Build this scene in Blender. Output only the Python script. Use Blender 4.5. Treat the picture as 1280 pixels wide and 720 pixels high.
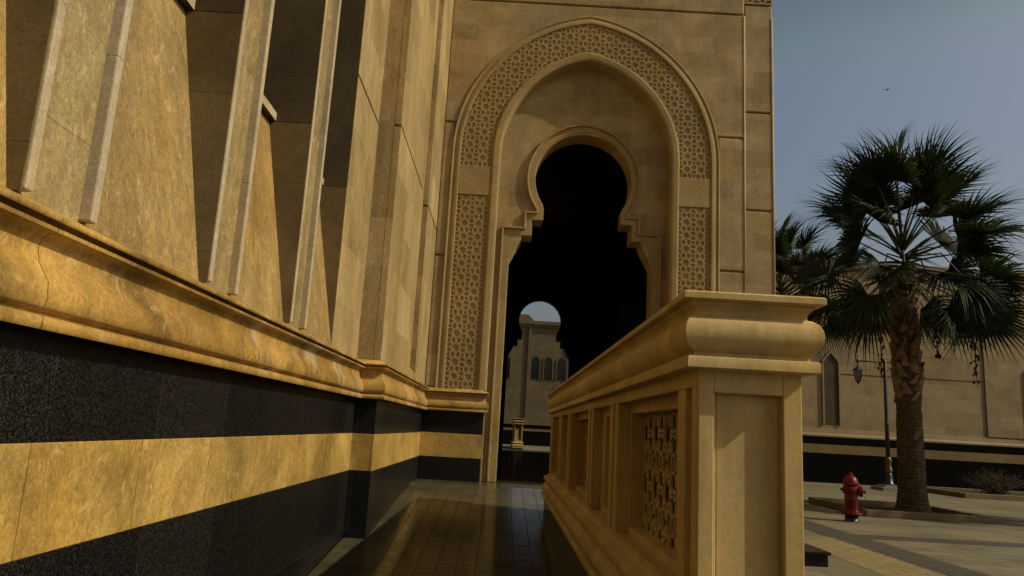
import bpy, bmesh, math, random
from mathutils import Matrix, Vector, Euler
R = math.radians
scn = bpy.context.scene
for o in list(bpy.data.objects):
    bpy.data.objects.remove(o, do_unlink=True)
C = scn.collection

# ------------------------------------------------------------------ camera
cam = bpy.data.cameras.new("camera")
cam.sensor_width = 36.0
cam.lens = 26.17
cam.clip_start = 0.05
cam.clip_end = 2000
co = bpy.data.objects.new("camera", cam)
C.objects.link(co)
co.matrix_world = Matrix.Rotation(R(-0.135), 4, 'Z') @ Matrix.Rotation(R(90 + 10.713), 4, 'X') @ Matrix.Rotation(R(3.227), 4, 'Z')
scn.camera = co

# ------------------------------------------------------------------ light
SUN_EL, SUN_AZ = 40.0, 14.5          # azimuth: degrees from +X towards -Y
sdir = Vector((math.cos(R(SUN_EL)) * math.cos(R(SUN_AZ)), -math.cos(R(SUN_EL)) * math.sin(R(SUN_AZ)), math.sin(R(SUN_EL))))
w = bpy.data.worlds.new("World")
scn.world = w
w.use_nodes = True
nt = w.node_tree
bg = nt.nodes["Background"]
sky = nt.nodes.new("ShaderNodeTexSky")
sky.sky_type = 'NISHITA'
sky.sun_disc = False
sky.sun_elevation = R(SUN_EL)
sky.sun_rotation = R(90 + SUN_AZ)
sky.air_density = 1.3
sky.dust_density = 6.0
sky.ozone_density = 1.0
# dusty air: the sky is paler towards the horizon
tc = nt.nodes.new("ShaderNodeTexCoord"); sx = nt.nodes.new("ShaderNodeSeparateXYZ")
nt.links.new(tc.outputs["Generated"], sx.inputs[0])
cr = nt.nodes.new("ShaderNodeValToRGB"); cr.color_ramp.interpolation = 'B_SPLINE'
el = cr.color_ramp.elements
el[0].position = 0.0; el[0].color = (2.6, 2.5, 2.25, 1)
el[1].position = 1.0; el[1].color = (.05, .058, .066, 1)
for ps, cl in ((.15, (2.3, 2.2, 1.95)), (.28, (1.70, 1.74, 1.38)), (.42, (1.10, 1.17, 1.0)), (.56, (.63, .69, .645)), (.76, (.06, .068, .075))):
    e_ = el.new(ps); e_.color = (*cl, 1)
nt.links.new(sx.outputs[2], cr.inputs[0])
mxs = nt.nodes.new("ShaderNodeMix"); mxs.data_type = 'RGBA'; mxs.blend_type = 'MULTIPLY'; mxs.inputs[0].default_value = 1
nt.links.new(sky.outputs[0], mxs.inputs[6]); nt.links.new(cr.outputs[0], mxs.inputs[7])
nt.links.new(mxs.outputs[2], bg.inputs[0])
bg.inputs[1].default_value = 0.108
sun = bpy.data.lights.new("sun", 'SUN')
sun.energy = 4.6
sun.angle = R(0.5)
sun.color = (1.0, 0.90, 0.68)
so = bpy.data.objects.new("sun", sun)
C.objects.link(so)
so.rotation_euler = (-sdir).to_track_quat('-Z', 'Y').to_euler()
so.location = (30, -8, 30)
scn.view_settings.view_transform = 'Standard'
scn.view_settings.look = 'None'
scn.view_settings.exposure = -0.36
scn.view_settings.gamma = 1.0
scn.view_settings.use_curve_mapping = False
scn.render.engine = 'CYCLES'
scn.cycles.use_denoising = True
scn.cycles.max_bounces = 7
scn.cycles.diffuse_bounces = 4
scn.cycles.glossy_bounces = 4

rnd = random.Random(7)

# ------------------------------------------------------------------ materials
class NT:
    def __init__(s, name):
        s.m = bpy.data.materials.new(name)
        s.m.use_nodes = True
        s.t = s.m.node_tree
        s.b = s.t.nodes["Principled BSDF"]
    def n(s, kind, **kw):
        x = s.t.nodes.new(kind)
        for k, v in kw.items():
            setattr(x, k, v)
        return x
    def l(s, a, b):
        s.t.links.new(a, b)
    def math(s, op, a, b=None):
        x = s.n("ShaderNodeMath", operation=op)
        for i, v in enumerate((a, b)):
            if v is None:
                continue
            if isinstance(v, (int, float)):
                x.inputs[i].default_value = v
            else:
                s.l(v, x.inputs[i])
        return x.outputs[0]
    def mix(s, fac, a, b, mode='MIX'):
        x = s.n("ShaderNodeMix", data_type='RGBA', blend_type=mode)
        for sock, v in ((x.inputs[0], fac), (x.inputs[6], a), (x.inputs[7], b)):
            if isinstance(v, (int, float)):
                sock.default_value = v
            elif isinstance(v, tuple):
                sock.default_value = (*v, 1)
            else:
                s.l(v, sock)
        return x.outputs[2]
    def ramp(s, fac, lo, hi, a=0.0, b=1.0):
        x = s.n("ShaderNodeMapRange", clamp=True)
        s.l(fac, x.inputs[0])
        for i, v in zip((1, 2, 3, 4), (lo, hi, a, b)):
            x.inputs[i].default_value = v
        return x.outputs[0]
    def noise(s, vec, scale, detail=4, rough=.55, dist=0.0):
        x = s.n("ShaderNodeTexNoise")
        s.l(vec, x.inputs["Vector"])
        x.inputs["Scale"].default_value = scale
        x.inputs["Detail"].default_value = detail
        x.inputs["Roughness"].default_value = rough
        x.inputs["Distortion"].default_value = dist
        return x.outputs["Fac"]
    def pos(s):
        return s.n("ShaderNodeNewGeometry").outputs["Position"]
    def wallvec(s):
        """(along the wall, height, 0): picks x or y by the way the face looks; floors use (x, y)."""
        g = s.n("ShaderNodeNewGeometry")
        p = s.n("ShaderNodeSeparateXYZ"); s.l(g.outputs["Position"], p.inputs[0])
        q = s.n("ShaderNodeSeparateXYZ"); s.l(g.outputs["True Normal"], q.inputs[0])
        ax = s.math('ABSOLUTE', q.outputs[0]); ay = s.math('ABSOLUTE', q.outputs[1])
        sel = s.math('GREATER_THAN', ay, ax)
        u = s.math('ADD', s.math('MULTIPLY', sel, p.outputs[0]), s.math('MULTIPLY', s.math('SUBTRACT', 1.0, sel), p.outputs[1]))
        c = s.n("ShaderNodeCombineXYZ")
        s.l(u, c.inputs[0]); s.l(p.outputs[2], c.inputs[1])
        return c.outputs[0]
    def brick(s, vec, width, row, mortar, c1, c2, cm, offset=.5, shift=(0, 0)):
        mp = s.n("ShaderNodeMapping"); s.l(vec, mp.inputs[0])
        mp.inputs[1].default_value = (shift[0], shift[1], 0)
        x = s.n("ShaderNodeTexBrick")
        x.offset = offset
        s.l(mp.outputs[0], x.inputs["Vector"])
        x.inputs["Scale"].default_value = 1
        x.inputs["Brick Width"].default_value = width
        x.inputs["Row Height"].default_value = row
        x.inputs["Mortar Size"].default_value = mortar
        x.inputs["Mortar Smooth"].default_value = .1
        x.inputs["Bias"].default_value = 0
        x.inputs["Color1"].default_value = (*c1, 1)
        x.inputs["Color2"].default_value = (*c2, 1)
        x.inputs["Mortar"].default_value = (*cm, 1)
        return x
    def bump(s, h, strength, dist):
        x = s.n("ShaderNodeBump")
        x.inputs["Strength"].default_value = strength
        x.inputs["Distance"].default_value = dist
        s.l(h, x.inputs["Height"])
        s.l(x.outputs[0], s.b.inputs["Normal"])
    def base(s, col, rough=.6, spec=.3, metal=0):
        if isinstance(col, tuple):
            s.b.inputs["Base Color"].default_value = (*col, 1)
        else:
            s.l(col, s.b.inputs["Base Color"])
        if isinstance(rough, (int, float)):
            s.b.inputs["Roughness"].default_value = rough
        else:
            s.l(rough, s.b.inputs["Roughness"])
        s.b.inputs["Specular IOR Level"].default_value = spec
        s.b.inputs["Metallic"].default_value = metal
        return s.m

def mul(c, k):
    return tuple(x * k for x in c)

def stone(name, c1, c2, width=.9, row=.42, mortar=.003, blotch=.35, vein=.25, pit=.4, rough=.62, joint=True, bump=.25, spec=.25, grain=(1, 1, 1), shift=(.13, .07), mk=.55, pale=0, mott=.15, streak=0, grit=1):
    return stone_(name, c1, c2, width, row, mortar, blotch, vein, pit, rough, joint, bump, spec, grain, shift, mk, pale, mott, streak, grit)
def stone_(name, c1, c2, width=.9, row=.42, mortar=.003, blotch=.35, vein=.25, pit=.4, rough=.62, joint=True, bump=.25, spec=.25, grain=(1, 1, 1), shift=(.13, .07), mk=.55, pale=0, mott=.15, streak=0, grit=1):
    c1, c2 = mul(c1, .74), mul(c2, .74)
    t = NT(name)
    wv = t.wallvec(); p = t.pos()
    gm = t.n("ShaderNodeMapping"); t.l(p, gm.inputs[0]); gm.inputs[3].default_value = grain
    g = gm.outputs[0]
    if joint:
        br = t.brick(wv, width, row, mortar, c1, c2, mul(c1, mk), shift=shift)
        col = br.outputs["Color"]
    else:
        col = t.mix(t.ramp(t.noise(p, .9, 2), .35, .65), c1, c2)
    big = t.ramp(t.noise(g, 1.7, 5, .6, .6), .3, .7, 1 - blotch, 1 + blotch * .6)
    bigc = t.n("ShaderNodeCombineColor"); [t.l(big, bigc.inputs[i]) for i in range(3)]
    col = t.mix(1.0, col, bigc.outputs[0], 'MULTIPLY')
    tn = t.ramp(t.noise(g, 1.1, 5, .62, .8), .40, .66)
    col = t.mix(t.math('MULTIPLY', tn, .8), col, t.mix(1.0, col, (1.0, .88, .62), 'MULTIPLY'))
    vn = t.ramp(t.noise(g, 9, 6, .62, 1.8), .56, .72)
    col = t.mix(t.math('MULTIPLY', vn, vein), col, tuple(min(1, x * 1.5 + .05) for x in c1))
    mo = t.noise(g, 16, 9, .68, 1.2)
    mo2 = t.noise(p, 62, 6, .75, .5)
    mf = t.math('MULTIPLY', t.ramp(mo, .34, .64, 1 - mott, 1 + mott * .55), t.ramp(mo2, .36, .64, 1 - mott * 1.1, 1 + mott * .8))
    mc = t.n("ShaderNodeCombineColor"); [t.l(mf, mc.inputs[i]) for i in range(3)]
    col = t.mix(1.0, col, mc.outputs[0], 'MULTIPLY')
    if streak:
        sm_ = t.n("ShaderNodeMapping"); t.l(p, sm_.inputs[0]); sm_.inputs[3].default_value = (7, 7, .5)
        sf = t.ramp(t.noise(sm_.outputs[0], 1.6, 5, .65), .45, .7, 1.0, 1 - streak)
        s2 = t.n("ShaderNodeCombineColor"); [t.l(sf, s2.inputs[i]) for i in range(3)]
        col = t.mix(1.0, col, s2.outputs[0], 'MULTIPLY')
    if pale:
        pm = t.n("ShaderNodeMapping"); t.l(p, pm.inputs[0]); pm.inputs[3].default_value = (.6, 1.0, .35)
        pv = t.ramp(t.noise(pm.outputs[0], 2.3, 5, .6, 1.2), .565, .64)
        col = t.mix(t.math('MULTIPLY', pv, pale), col, (.52, .44, .31))
    fine = t.noise(g, 55, 5, .7)
    col = t.mix(t.math('MULTIPLY', t.ramp(fine, .6, .72), pit), col, mul(c1, .45))
    spk = t.noise(p, 160, 2, .6)
    spc = t.ramp(spk, .3, .7, 1 - .14 * grit, 1 + .1 * grit)
    sc = t.n("ShaderNodeCombineColor"); [t.l(spc, sc.inputs[i]) for i in range(3)]
    col = t.mix(1.0, col, sc.outputs[0], 'MULTIPLY')
    h = t.math('ADD', t.math('MULTIPLY', fine, -.5), t.math('MULTIPLY', spk, .25))
    if joint:
        h = t.math('SUBTRACT', h, t.math('MULTIPLY', br.outputs["Fac"], .8))
    t.bump(h, bump, .006)
    return t.base(col, t.ramp(fine, .3, .7, rough - .1, rough + .12), spec)

M = {}
GOLD1, GOLD2 = (.46, .335, .165), (.37, .255, .115)
M['facade'] = stone('facade_limestone', (.54, .40, .20), (.39, .282, .135), .78, .33, mortar=.002, blotch=.28, vein=.16, pit=.4, mk=.72, mott=.16, streak=.12)
M['wall'] = stone('wall_limestone', (.52, .385, .185), (.37, .265, .118), 1.3, .62, blotch=.3, vein=.4, pit=.7, mk=.7, mott=.2, streak=.15, grain=(1, 1, .45))
M['sill'] = stone('sill_travertine', (.47, .325, .13), (.385, .255, .09), .8, .7, blotch=.42, vein=.5, pit=.9, mk=.75, mott=.27, grain=(1, 1, .5))
M['pier'] = stone('pier_marble', (.40, .30, .14), (.32, .235, .10), 2.4, 1.1, blotch=.35, vein=.7, pit=.6, mott=.25, grain=(1, 1, .6))
M['fillet'] = stone('fillet_limestone', (.56, .46, .31), (.50, .40, .26), 3, 1.5, blotch=.2, vein=.3, pit=.3)
M['reveal_low'] = stone('reveal_stone', (.20, .142, .064), (.16, .112, .05), 2, .95, blotch=.35, vein=.1, pit=.5)  # wall stone darkened: shade on the lower pier sides put into the colour
M['reveal'] = stone('reveal_brown_stone', (.11, .076, .036), (.09, .062, .03), 2, .95, blotch=.3, vein=.1, pit=.5)  # darker still: shade on the upper pier sides put into the colour
M['band'] = stone('band_golden_marble', (.66, .445, .14), (.51, .325, .085), .85, 3.0, mk=.35, mortar=.003, blotch=.45, vein=.5, pit=.8, mott=.24, rough=.45, spec=.4, grain=(1, 1, .8), shift=(.2, 1.1))
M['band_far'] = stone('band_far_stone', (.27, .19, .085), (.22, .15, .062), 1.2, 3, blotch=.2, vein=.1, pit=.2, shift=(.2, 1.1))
M['cornice'] = stone('cornice_golden_marble', (.57, .355, .10), (.39, .225, .05), 1.15, 5, mk=.35, mortar=.0035, shift=(.3, 2.2), mott=.22, blotch=.6, vein=.45, pit=.6, rough=.42, spec=.4, pale=.45)
M['carved'] = stone('carved_sandstone', (.46, .345, .155), (.40, .29, .125), joint=False, blotch=.15, vein=.06, pit=.15, rough=.75)
M['lattice_ground'] = stone('lattice_ground_sandstone', (.47, .35, .165), (.41, .305, .14), joint=False, blotch=.15, vein=.05, pit=.2, rough=.8)
M['strap'] = stone('strap_sandstone', (.70, .53, .27), (.62, .46, .225), joint=False, blotch=.15, vein=.06, pit=.1, rough=.75)  # paler than the ground: sunlight on the strap arrises put into the colour
M['cast'] = stone('cast_stone_ochre', (.68, .505, .23), (.60, .44, .19), 1.3, 3, shift=(.1, 1.6), mk=.5, mott=.07, streak=.25, grit=.3, blotch=.22, vein=.1, pit=.22, rough=.7, bump=.15)
M['farwall'] = stone('far_wall_limestone', (.44, .335, .19), (.34, .255, .14), 1.6, .6, mortar=.006, blotch=.2, vein=.08, pit=.1)
M['wing'] = stone('wing_limestone', (.20, .152, .085), (.165, .125, .068), 2.4, 1.0, mortar=.008, blotch=.2, vein=.05, pit=.1)  # limestone darkened to carry the shade this wing stands in
M['cope'] = stone('far_coping', (.38, .285, .165), (.34, .25, .14), 3, 2, joint=False, blotch=.15, vein=.05, pit=.1)

def granite(name, dark=.012, light=.10, rough=.28, scale=190, joint=None):
    t = NT(name); p = t.pos()
    a = t.ramp(t.noise(p, scale, 3, .75), .54, .62)
    b = t.ramp(t.noise(p, scale * .4, 3, .6), .52, .7, 0, .35)
    col = t.mix(t.math('MAXIMUM', a, b), (dark, dark * .97, dark * .9), (light, light * .95, light * .8))
    if joint:
        br = t.brick(t.wallvec(), joint[0], joint[1], .003, (1.15, 1.15, 1.15), (.6, .6, .6), (2.4, 2.3, 2.0), shift=(.3, 1.2))
        col = t.mix(1.0, col, br.outputs["Color"], 'MULTIPLY')
    t.bump(t.noise(p, scale * .6, 2), .02, .001)
    return t.base(col, rough, .16)
M['granite'] = granite('black_granite', .004, .055, .3, 165, (.9, 3.0))
M['granite_dark'] = granite('black_granite_polished', .008, .03, .2, 150)
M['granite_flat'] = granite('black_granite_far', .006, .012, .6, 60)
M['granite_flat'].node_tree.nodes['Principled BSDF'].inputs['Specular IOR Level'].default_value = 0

def floor_tiles():
    t = NT('ramp_granite_tiles'); p = t.pos()
    br = t.brick(p, .19, .19, .0038, (.10, .084, .046), (.076, .063, .034), (.03, .023, .012), offset=0.0)
    g = t.ramp(t.noise(p, 210, 3, .7), .35, .7, .6, 1.5)
    gc = t.n("ShaderNodeCombineColor"); [t.l(g, gc.inputs[i]) for i in range(3)]
    col = t.mix(1.0, br.outputs["Color"], gc.outputs[0], 'MULTIPLY')
    st = t.ramp(t.noise(p, 1.3, 5, .6), .35, .7, .7, 1.15)
    sc = t.n("ShaderNodeCombineColor"); [t.l(st, sc.inputs[i]) for i in range(3)]
    col = t.mix(1.0, col, sc.outputs[0], 'MULTIPLY')
    h = t.math('SUBTRACT', t.math('MULTIPLY', t.noise(p, 5, 3), .12), br.outputs["Fac"])
    t.bump(h, .25, .003)
    rr = t.math('ADD', t.ramp(t.noise(p, 3, 4), .3, .7, .11, .22), t.math('MULTIPLY', br.outputs['Fac'], .6))
    return t.base(col, rr, .22)
M['ramp'] = floor_tiles()

def hall_floor():
    t = NT('hall_polished_granite'); p = t.pos()
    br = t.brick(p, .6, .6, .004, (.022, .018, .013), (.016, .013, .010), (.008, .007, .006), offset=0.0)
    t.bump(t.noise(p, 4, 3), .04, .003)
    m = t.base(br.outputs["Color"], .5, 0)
    gl = t.n("ShaderNodeBsdfGlossy"); gl.inputs["Roughness"].default_value = .1
    ms = t.n("ShaderNodeMixShader"); ms.inputs[0].default_value = .07
    t.l(t.b.outputs[0], ms.inputs[1]); t.l(gl.outputs[0], ms.inputs[2])
    t.l(ms.outputs[0], [x for x in t.t.nodes if x.type == 'OUTPUT_MATERIAL'][0].inputs[0])
    return m
M['hall_floor'] = hall_floor()

def paving(name, c1, c2, wdt, row, shift=(0, 0)):
    t = NT(name); p = t.pos()
    br = t.brick(p, wdt, row, .013, c1, c2, mul(c1, .45), shift=shift)
    st = t.ramp(t.noise(p, .35, 5, .6, .4), .3, .7, .65, 1.2)
    sc = t.n("ShaderNodeCombineColor"); [t.l(st, sc.inputs[i]) for i in range(3)]
    col = t.mix(1.0, br.outputs["Color"], sc.outputs[0], 'MULTIPLY')
    g = t.ramp(t.noise(p, 45, 4, .7), .3, .7, .85, 1.12)
    gc = t.n("ShaderNodeCombineColor"); [t.l(g, gc.inputs[i]) for i in range(3)]
    col = t.mix(1.0, col, gc.outputs[0], 'MULTIPLY')
    t.bump(t.math('SUBTRACT', t.math('MULTIPLY', t.noise(p, 60, 3), .3), br.outputs["Fac"]), .3, .004)
    return t.base(col, .7, .3)
M['plaza'] = paving('plaza_pavers', (.175, .15, .092), (.128, .108, .066), .8, .4)
M['dark_paver'] = paving('dark_band_pavers', (.075, .064, .047), (.06, .052, .039), .3, .15)
M['yellow_paver'] = paving('ochre_band_pavers', (.25, .19, .085), (.22, .165, .072), .4, .2)
M['kerb'] = stone('kerb_stone', (.25, .19, .11), (.21, .155, .09), 1.0, 2, blotch=.25, vein=.1, pit=.3)

def plain(name, col, rough, spec=.4, metal=0, var=.25, scale=14):
    t = NT(name); p = t.n("ShaderNodeTexCoord").outputs["Object"]
    f = t.ramp(t.noise(p, scale, 5, .6), .3, .7, 1 - var, 1 + var)
    fc = t.n("ShaderNodeCombineColor"); [t.l(f, fc.inputs[i]) for i in range(3)]
    c = t.mix(1.0, col, fc.outputs[0], 'MULTIPLY')
    t.bump(t.noise(p, scale * 5, 3), .08, .004)
    return t.base(c, rough, spec, metal)
M['hall_wall'] = plain('hall_dark_stone', (.018, .013, .008), .7, .2)  # near black: the unlit hall's gloom put into the stone colour
M['glass'] = plain('dark_window_glass', (.012, .012, .014), .12, .6, 0, .1)
M['metal_black'] = plain('black_painted_iron', (.012, .012, .012), .42, .5)
M['brass'] = plain('aged_brass', (.13, .085, .032), .5, .5, .8)
M['red'] = plain('hydrant_red_paint', (.105, .004, .006), .42, .25, 0, .22, 9)
M['lantern_glass'] = plain('lantern_smoky_glass', (.10, .10, .09), .15, .6)
M['concrete'] = plain('lamp_base_concrete', (.20, .19, .165), .8, .2)
M['soil'] = plain('planter_soil', (.05, .035, .02), .95, .1, 0, .4, 20)
M['ledge'] = plain('dark_ledge_metal', (.03, .022, .012), .5, .4)
M['bird'] = plain('bird_dark', (.02, .02, .02), .8, .2)

def bark():
    t = NT('palm_bark'); p = t.n("ShaderNodeTexCoord").outputs["Object"]
    mp = t.n("ShaderNodeMapping"); t.l(p, mp.inputs[0]); mp.inputs[3].default_value = (6, 6, 1.2)
    f = t.noise(mp.outputs[0], 3, 6, .7)
    mq = t.n("ShaderNodeMapping"); t.l(p, mq.inputs[0]); mq.inputs[3].default_value = (1, 1, 9)
    r = t.noise(mq.outputs[0], 2.2, 4, .6)
    col = t.mix(t.ramp(f, .35, .7), (.04, .027, .015), (.125, .085, .047))
    col = t.mix(t.math('MULTIPLY', t.ramp(r, .5, .62), .6), col, (.05, .032, .018))
    t.bump(t.math('ADD', f, r), .8, .03)
    return t.base(col, .85, .15)
M['bark'] = bark()
M['boot'] = plain('palm_leaf_base', (.17, .115, .064), .8, .2, 0, .5, 6)
def leaf(name, c, var=.5):
    t = NT(name); p = t.n("ShaderNodeTexCoord").outputs["Object"]
    f = t.ramp(t.noise(p, 2.4, 4, .6), .3, .7)
    col = t.mix(f, mul(c, 1 - var), mul(c, 1 + var))
    m = t.base(col, .58, .22)
    tl = t.n("ShaderNodeBsdfTranslucent"); t.l(t.mix(1.0, col, (1.3, 1.5, .7), 'MULTIPLY'), tl.inputs[0])
    ms = t.n("ShaderNodeMixShader"); ms.inputs[0].default_value = .3
    t.l(t.b.outputs[0], ms.inputs[1]); t.l(tl.outputs[0], ms.inputs[2])
    t.l(ms.outputs[0], [x for x in t.t.nodes if x.type == 'OUTPUT_MATERIAL'][0].inputs[0])
    return m
M['frond'] = leaf('palm_frond_green', (.018, .026, .009))
M['petiole'] = leaf('palm_petiole', (.035, .04, .014), .3)
M['dry_frond'] = leaf('palm_frond_dry', (.06, .042, .022))
M['shrub'] = leaf('dry_shrub', (.032, .03, .013))

# ------------------------------------------------------------------ mesh helpers
class MB:
    def __init__(s):
        s.v = []; s.f = []; s.sm = []
    def add(s, verts, faces, smooth=False):
        k = len(s.v)
        s.v += [tuple(v) for v in verts]
        s.f += [tuple(i + k for i in f) for f in faces]
        s.sm += [smooth] * len(faces)
        return s
    def box(s, x0, x1, y0, y1, z0, z1):
        return s.add([(x0, y0, z0), (x1, y0, z0), (x1, y1, z0), (x0, y1, z0), (x0, y0, z1), (x1, y0, z1), (x1, y1, z1), (x0, y1, z1)],
                     [(3, 2, 1, 0), (4, 5, 6, 7), (0, 1, 5, 4), (1, 2, 6, 5), (2, 3, 7, 6), (3, 0, 4, 7)])
    def prism(s, poly, axis, a, b):
        """poly: 2D outline; axis 'y': (x,z) extruded in y from a to b; 'x': (y,z); 'z': (x,y)."""
        def P(p, t):
            return {'y': (p[0], t, p[1]), 'x': (t, p[0], p[1]), 'z': (p[0], p[1], t)}[axis]
        n = len(poly)
        vs = [P(p, a) for p in poly] + [P(p, b) for p in poly]
        fs = [tuple(range(n)), tuple(range(2 * n - 1, n - 1, -1))] + [(i, i + n, (i + 1) % n + n, (i + 1) % n) for i in range(n)]
        return s.add(vs, fs)
    def loft(s, rings, closed=False, smooth=False, cap=False):
        n = len(rings[0]); vs = [p for r in rings for p in r]; fs = []
        for i in range(len(rings) - 1):
            for j in range(n if closed else n - 1):
                k = (j + 1) % n
                fs.append((i * n + j, i * n + k, (i + 1) * n + k, (i + 1) * n + j))
        if cap:
            fs.append(tuple(range(n)))
            fs.append(tuple(range(len(vs) - 1, len(vs) - n - 1, -1)))
        return s.add(vs, fs, smooth)
    def lathe(s, prof, c=(0, 0, 0), seg=20, smooth=True, axis='z', cap=True):
        rings = []
        for r, h in prof:
            ring = []
            for k in range(seg):
                a = 2 * math.pi * k / seg
                x, y = r * math.cos(a), r * math.sin(a)
                q = {'z': (x, y, h), 'x': (h, x, y), 'y': (x, h, y)}[axis]
                ring.append((q[0] + c[0], q[1] + c[1], q[2] + c[2]))
            rings.append(ring)
        return s.loft(rings, True, smooth, cap)
    def tube(s, pts, rad, seg=6, smooth=True):
        rings = []
        pts = [Vector(p) for p in pts]
        for i, p in enumerate(pts):
            d = (pts[min(i + 1, len(pts) - 1)] - pts[max(i - 1, 0)]).normalized()
            up = Vector((0, 0, 1)) if abs(d.z) < .9 else Vector((1, 0, 0))
            a = d.cross(up).normalized(); b = a.cross(d)
            r = rad[i] if isinstance(rad, (list, tuple)) else rad
            rings.append([p + (a * math.cos(2 * math.pi * k / seg) + b * math.sin(2 * math.pi * k / seg)) * r for k in range(seg)])
        return s.loft(rings, True, smooth, True)
    def rect_sweep(s, x0, x1, y0, y1, prof, smooth=False, cap_top=True, cap_bottom=True):
        rings = [[(x0 - d, y0 - d, z), (x1 + d, y0 - d, z), (x1 + d, y1 + d, z), (x0 - d, y1 + d, z)] for d, z in prof]
        s.loft(rings, True, smooth)
        k = len(s.v); n = 4 * len(prof)
        if cap_bottom:
            s.f.append((k - n + 3, k - n + 2, k - n + 1, k - n)); s.sm.append(False)
        if cap_top:
            s.f.append((k - 4, k - 3, k - 2, k - 1)); s.sm.append(False)
        return s
    def build(s, name, mat, parent=None, bevel=0, fix=True):
        me = bpy.data.meshes.new(name)
        me.from_pydata(s.v, [], s.f)
        me.polygons.foreach_set("use_smooth", s.sm)
        if fix:
            bm = bmesh.new(); bm.from_mesh(me)
            bmesh.ops.recalc_face_normals(bm, faces=bm.faces)
            bm.to_mesh(me); bm.free()
        me.materials.append(mat)
        me.update()
        o = bpy.data.objects.new(name, me)
        C.objects.link(o)
        if parent is not None:
            o.parent = parent
            o.matrix_parent_inverse = Matrix.Translation(-Vector(parent.location)) if parent.get('world') else Matrix.Identity(4)
            if parent.parent is not None:
                o.matrix_parent_inverse = Matrix.Identity(4)
        if bevel:
            b = o.modifiers.new("edge", 'BEVEL')
            b.width = bevel; b.segments = 1 if bevel > .02 else 2; b.limit_method = 'ANGLE'; b.angle_limit = R(35)
        return o

def tag(o, label=None, cat=None, group=None, kind=None):
    for k, v in (('label', label), ('category', cat), ('group', group), ('kind', kind)):
        if v:
            o[k] = v
    return o

def thing(name, label, cat, loc=(0, 0, 0), group=None, world=True):
    o = bpy.data.objects.new(name, None)
    C.objects.link(o)
    o.location = loc
    if world:
        o['world'] = 1
    return tag(o, label, cat, group)

def copy_tree(o, parent=None):
    c = o.copy(); C.objects.link(c)
    if parent is not None:
        c.parent = parent
        c.matrix_parent_inverse = o.matrix_parent_inverse.copy()
    for ch in list(o.children):
        copy_tree(ch, c)
    return c

def offset_path(path, d):
    """mitred offset of an open 2D path to its right-hand side"""
    out = []
    n = len(path)
    nr = []
    for i in range(n - 1):
        dx, dy = path[i + 1][0] - path[i][0], path[i + 1][1] - path[i][1]
        L = math.hypot(dx, dy)
        nr.append((dy / L, -dx / L))
    for i in range(n):
        a = nr[max(i - 1, 0)]; b = nr[min(i, n - 2)]
        k = 1 + a[0] * b[0] + a[1] * b[1]
        m = ((a[0] + b[0]) / k, (a[1] + b[1]) / k)
        out.append((path[i][0] + m[0] * d, path[i][1] + m[1] * d))
    return out

def plan_sweep(mb, path, prof, smooth=True):
    """profile (projection, z) swept along a plan path, projecting to the path's right-hand side"""
    rings = [[(x, y, z) for x, y in offset_path(path, d)] for d, z in prof]
    # end caps
    k = len(mb.v)
    mb.loft(rings, False, smooth)
    n = len(path); m = len(prof)
    mb.f.append(tuple(k + i * n for i in range(m))); mb.sm.append(False)
    mb.f.append(tuple(k + i * n + n - 1 for i in range(m - 1, -1, -1))); mb.sm.append(False)
    return mb

# ------------------------------------------------------------------ star lattice (medial graph of a rhombic cell pattern)
def lattice_segments(x0, x1, y0, y1, unit):
    base = [(0, 0), (.2, .5), (-.2, .5), (.5, .2), (.5, -.2)]
    nx = int((x1 - x0) / unit) + 3; ny = int((y1 - y0) / unit) + 3
    pts = [(i + bx, j + by) for i in range(-2, nx) for j in range(-2, ny) for bx, by in base]
    pts = list({(round(p[0], 3), round(p[1], 3)) for p in pts})
    grid = {}
    for p in pts:
        grid.setdefault((int(p[0] // 1), int(p[1] // 1)), []).append(p)
    segs = {}
    for p in pts:
        near = [q for a in (-1, 0, 1) for b in (-1, 0, 1) for q in grid.get((int(p[0] // 1) + a, int(p[1] // 1) + b), []) if q != p and math.hypot(q[0] - p[0], q[1] - p[1]) < 1.2]
        poly = [(p[0] - 1, p[1] - 1), (p[0] + 1, p[1] - 1), (p[0] + 1, p[1] + 1), (p[0] - 1, p[1] + 1)]
        for q in near:
            mx, my = (p[0] + q[0]) / 2, (p[1] + q[1]) / 2
            nx_, ny_ = q[0] - p[0], q[1] - p[1]
            out = []
            for i in range(len(poly)):
                a, b = poly[i], poly[(i + 1) % len(poly)]
                da = (a[0] - mx) * nx_ + (a[1] - my) * ny_; db = (b[0] - mx) * nx_ + (b[1] - my) * ny_
                if da <= 0:
                    out.append(a)
                if da * db < 0:
                    t = da / (da - db)
                    out.append((a[0] + (b[0] - a[0]) * t, a[1] + (b[1] - a[1]) * t))
            poly = out
            if len(poly) < 3:
                break
        # drop very short edges, take midpoints
        pp = []
        for a in poly:
            if not pp or math.hypot(a[0] - pp[-1][0], a[1] - pp[-1][1]) > .04:
                pp.append(a)
        if len(pp) > 2 and math.hypot(pp[0][0] - pp[-1][0], pp[0][1] - pp[-1][1]) <= .04:
            pp.pop()
        if len(pp) < 3:
            continue
        mids = [((pp[i][0] + pp[(i + 1) % len(pp)][0]) / 2, (pp[i][1] + pp[(i + 1) % len(pp)][1]) / 2) for i in range(len(pp))]
        for i in range(len(mids)):
            a, b = mids[i], mids[(i + 1) % len(mids)]
            key = (round(a[0] + b[0], 2), round(a[1] + b[1], 2))
            segs[key] = (a, b)
    return [((x0 + a[0] * unit, y0 + a[1] * unit), (x0 + b[0] * unit, y0 + b[1] * unit)) for a, b in segs.values()]

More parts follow.
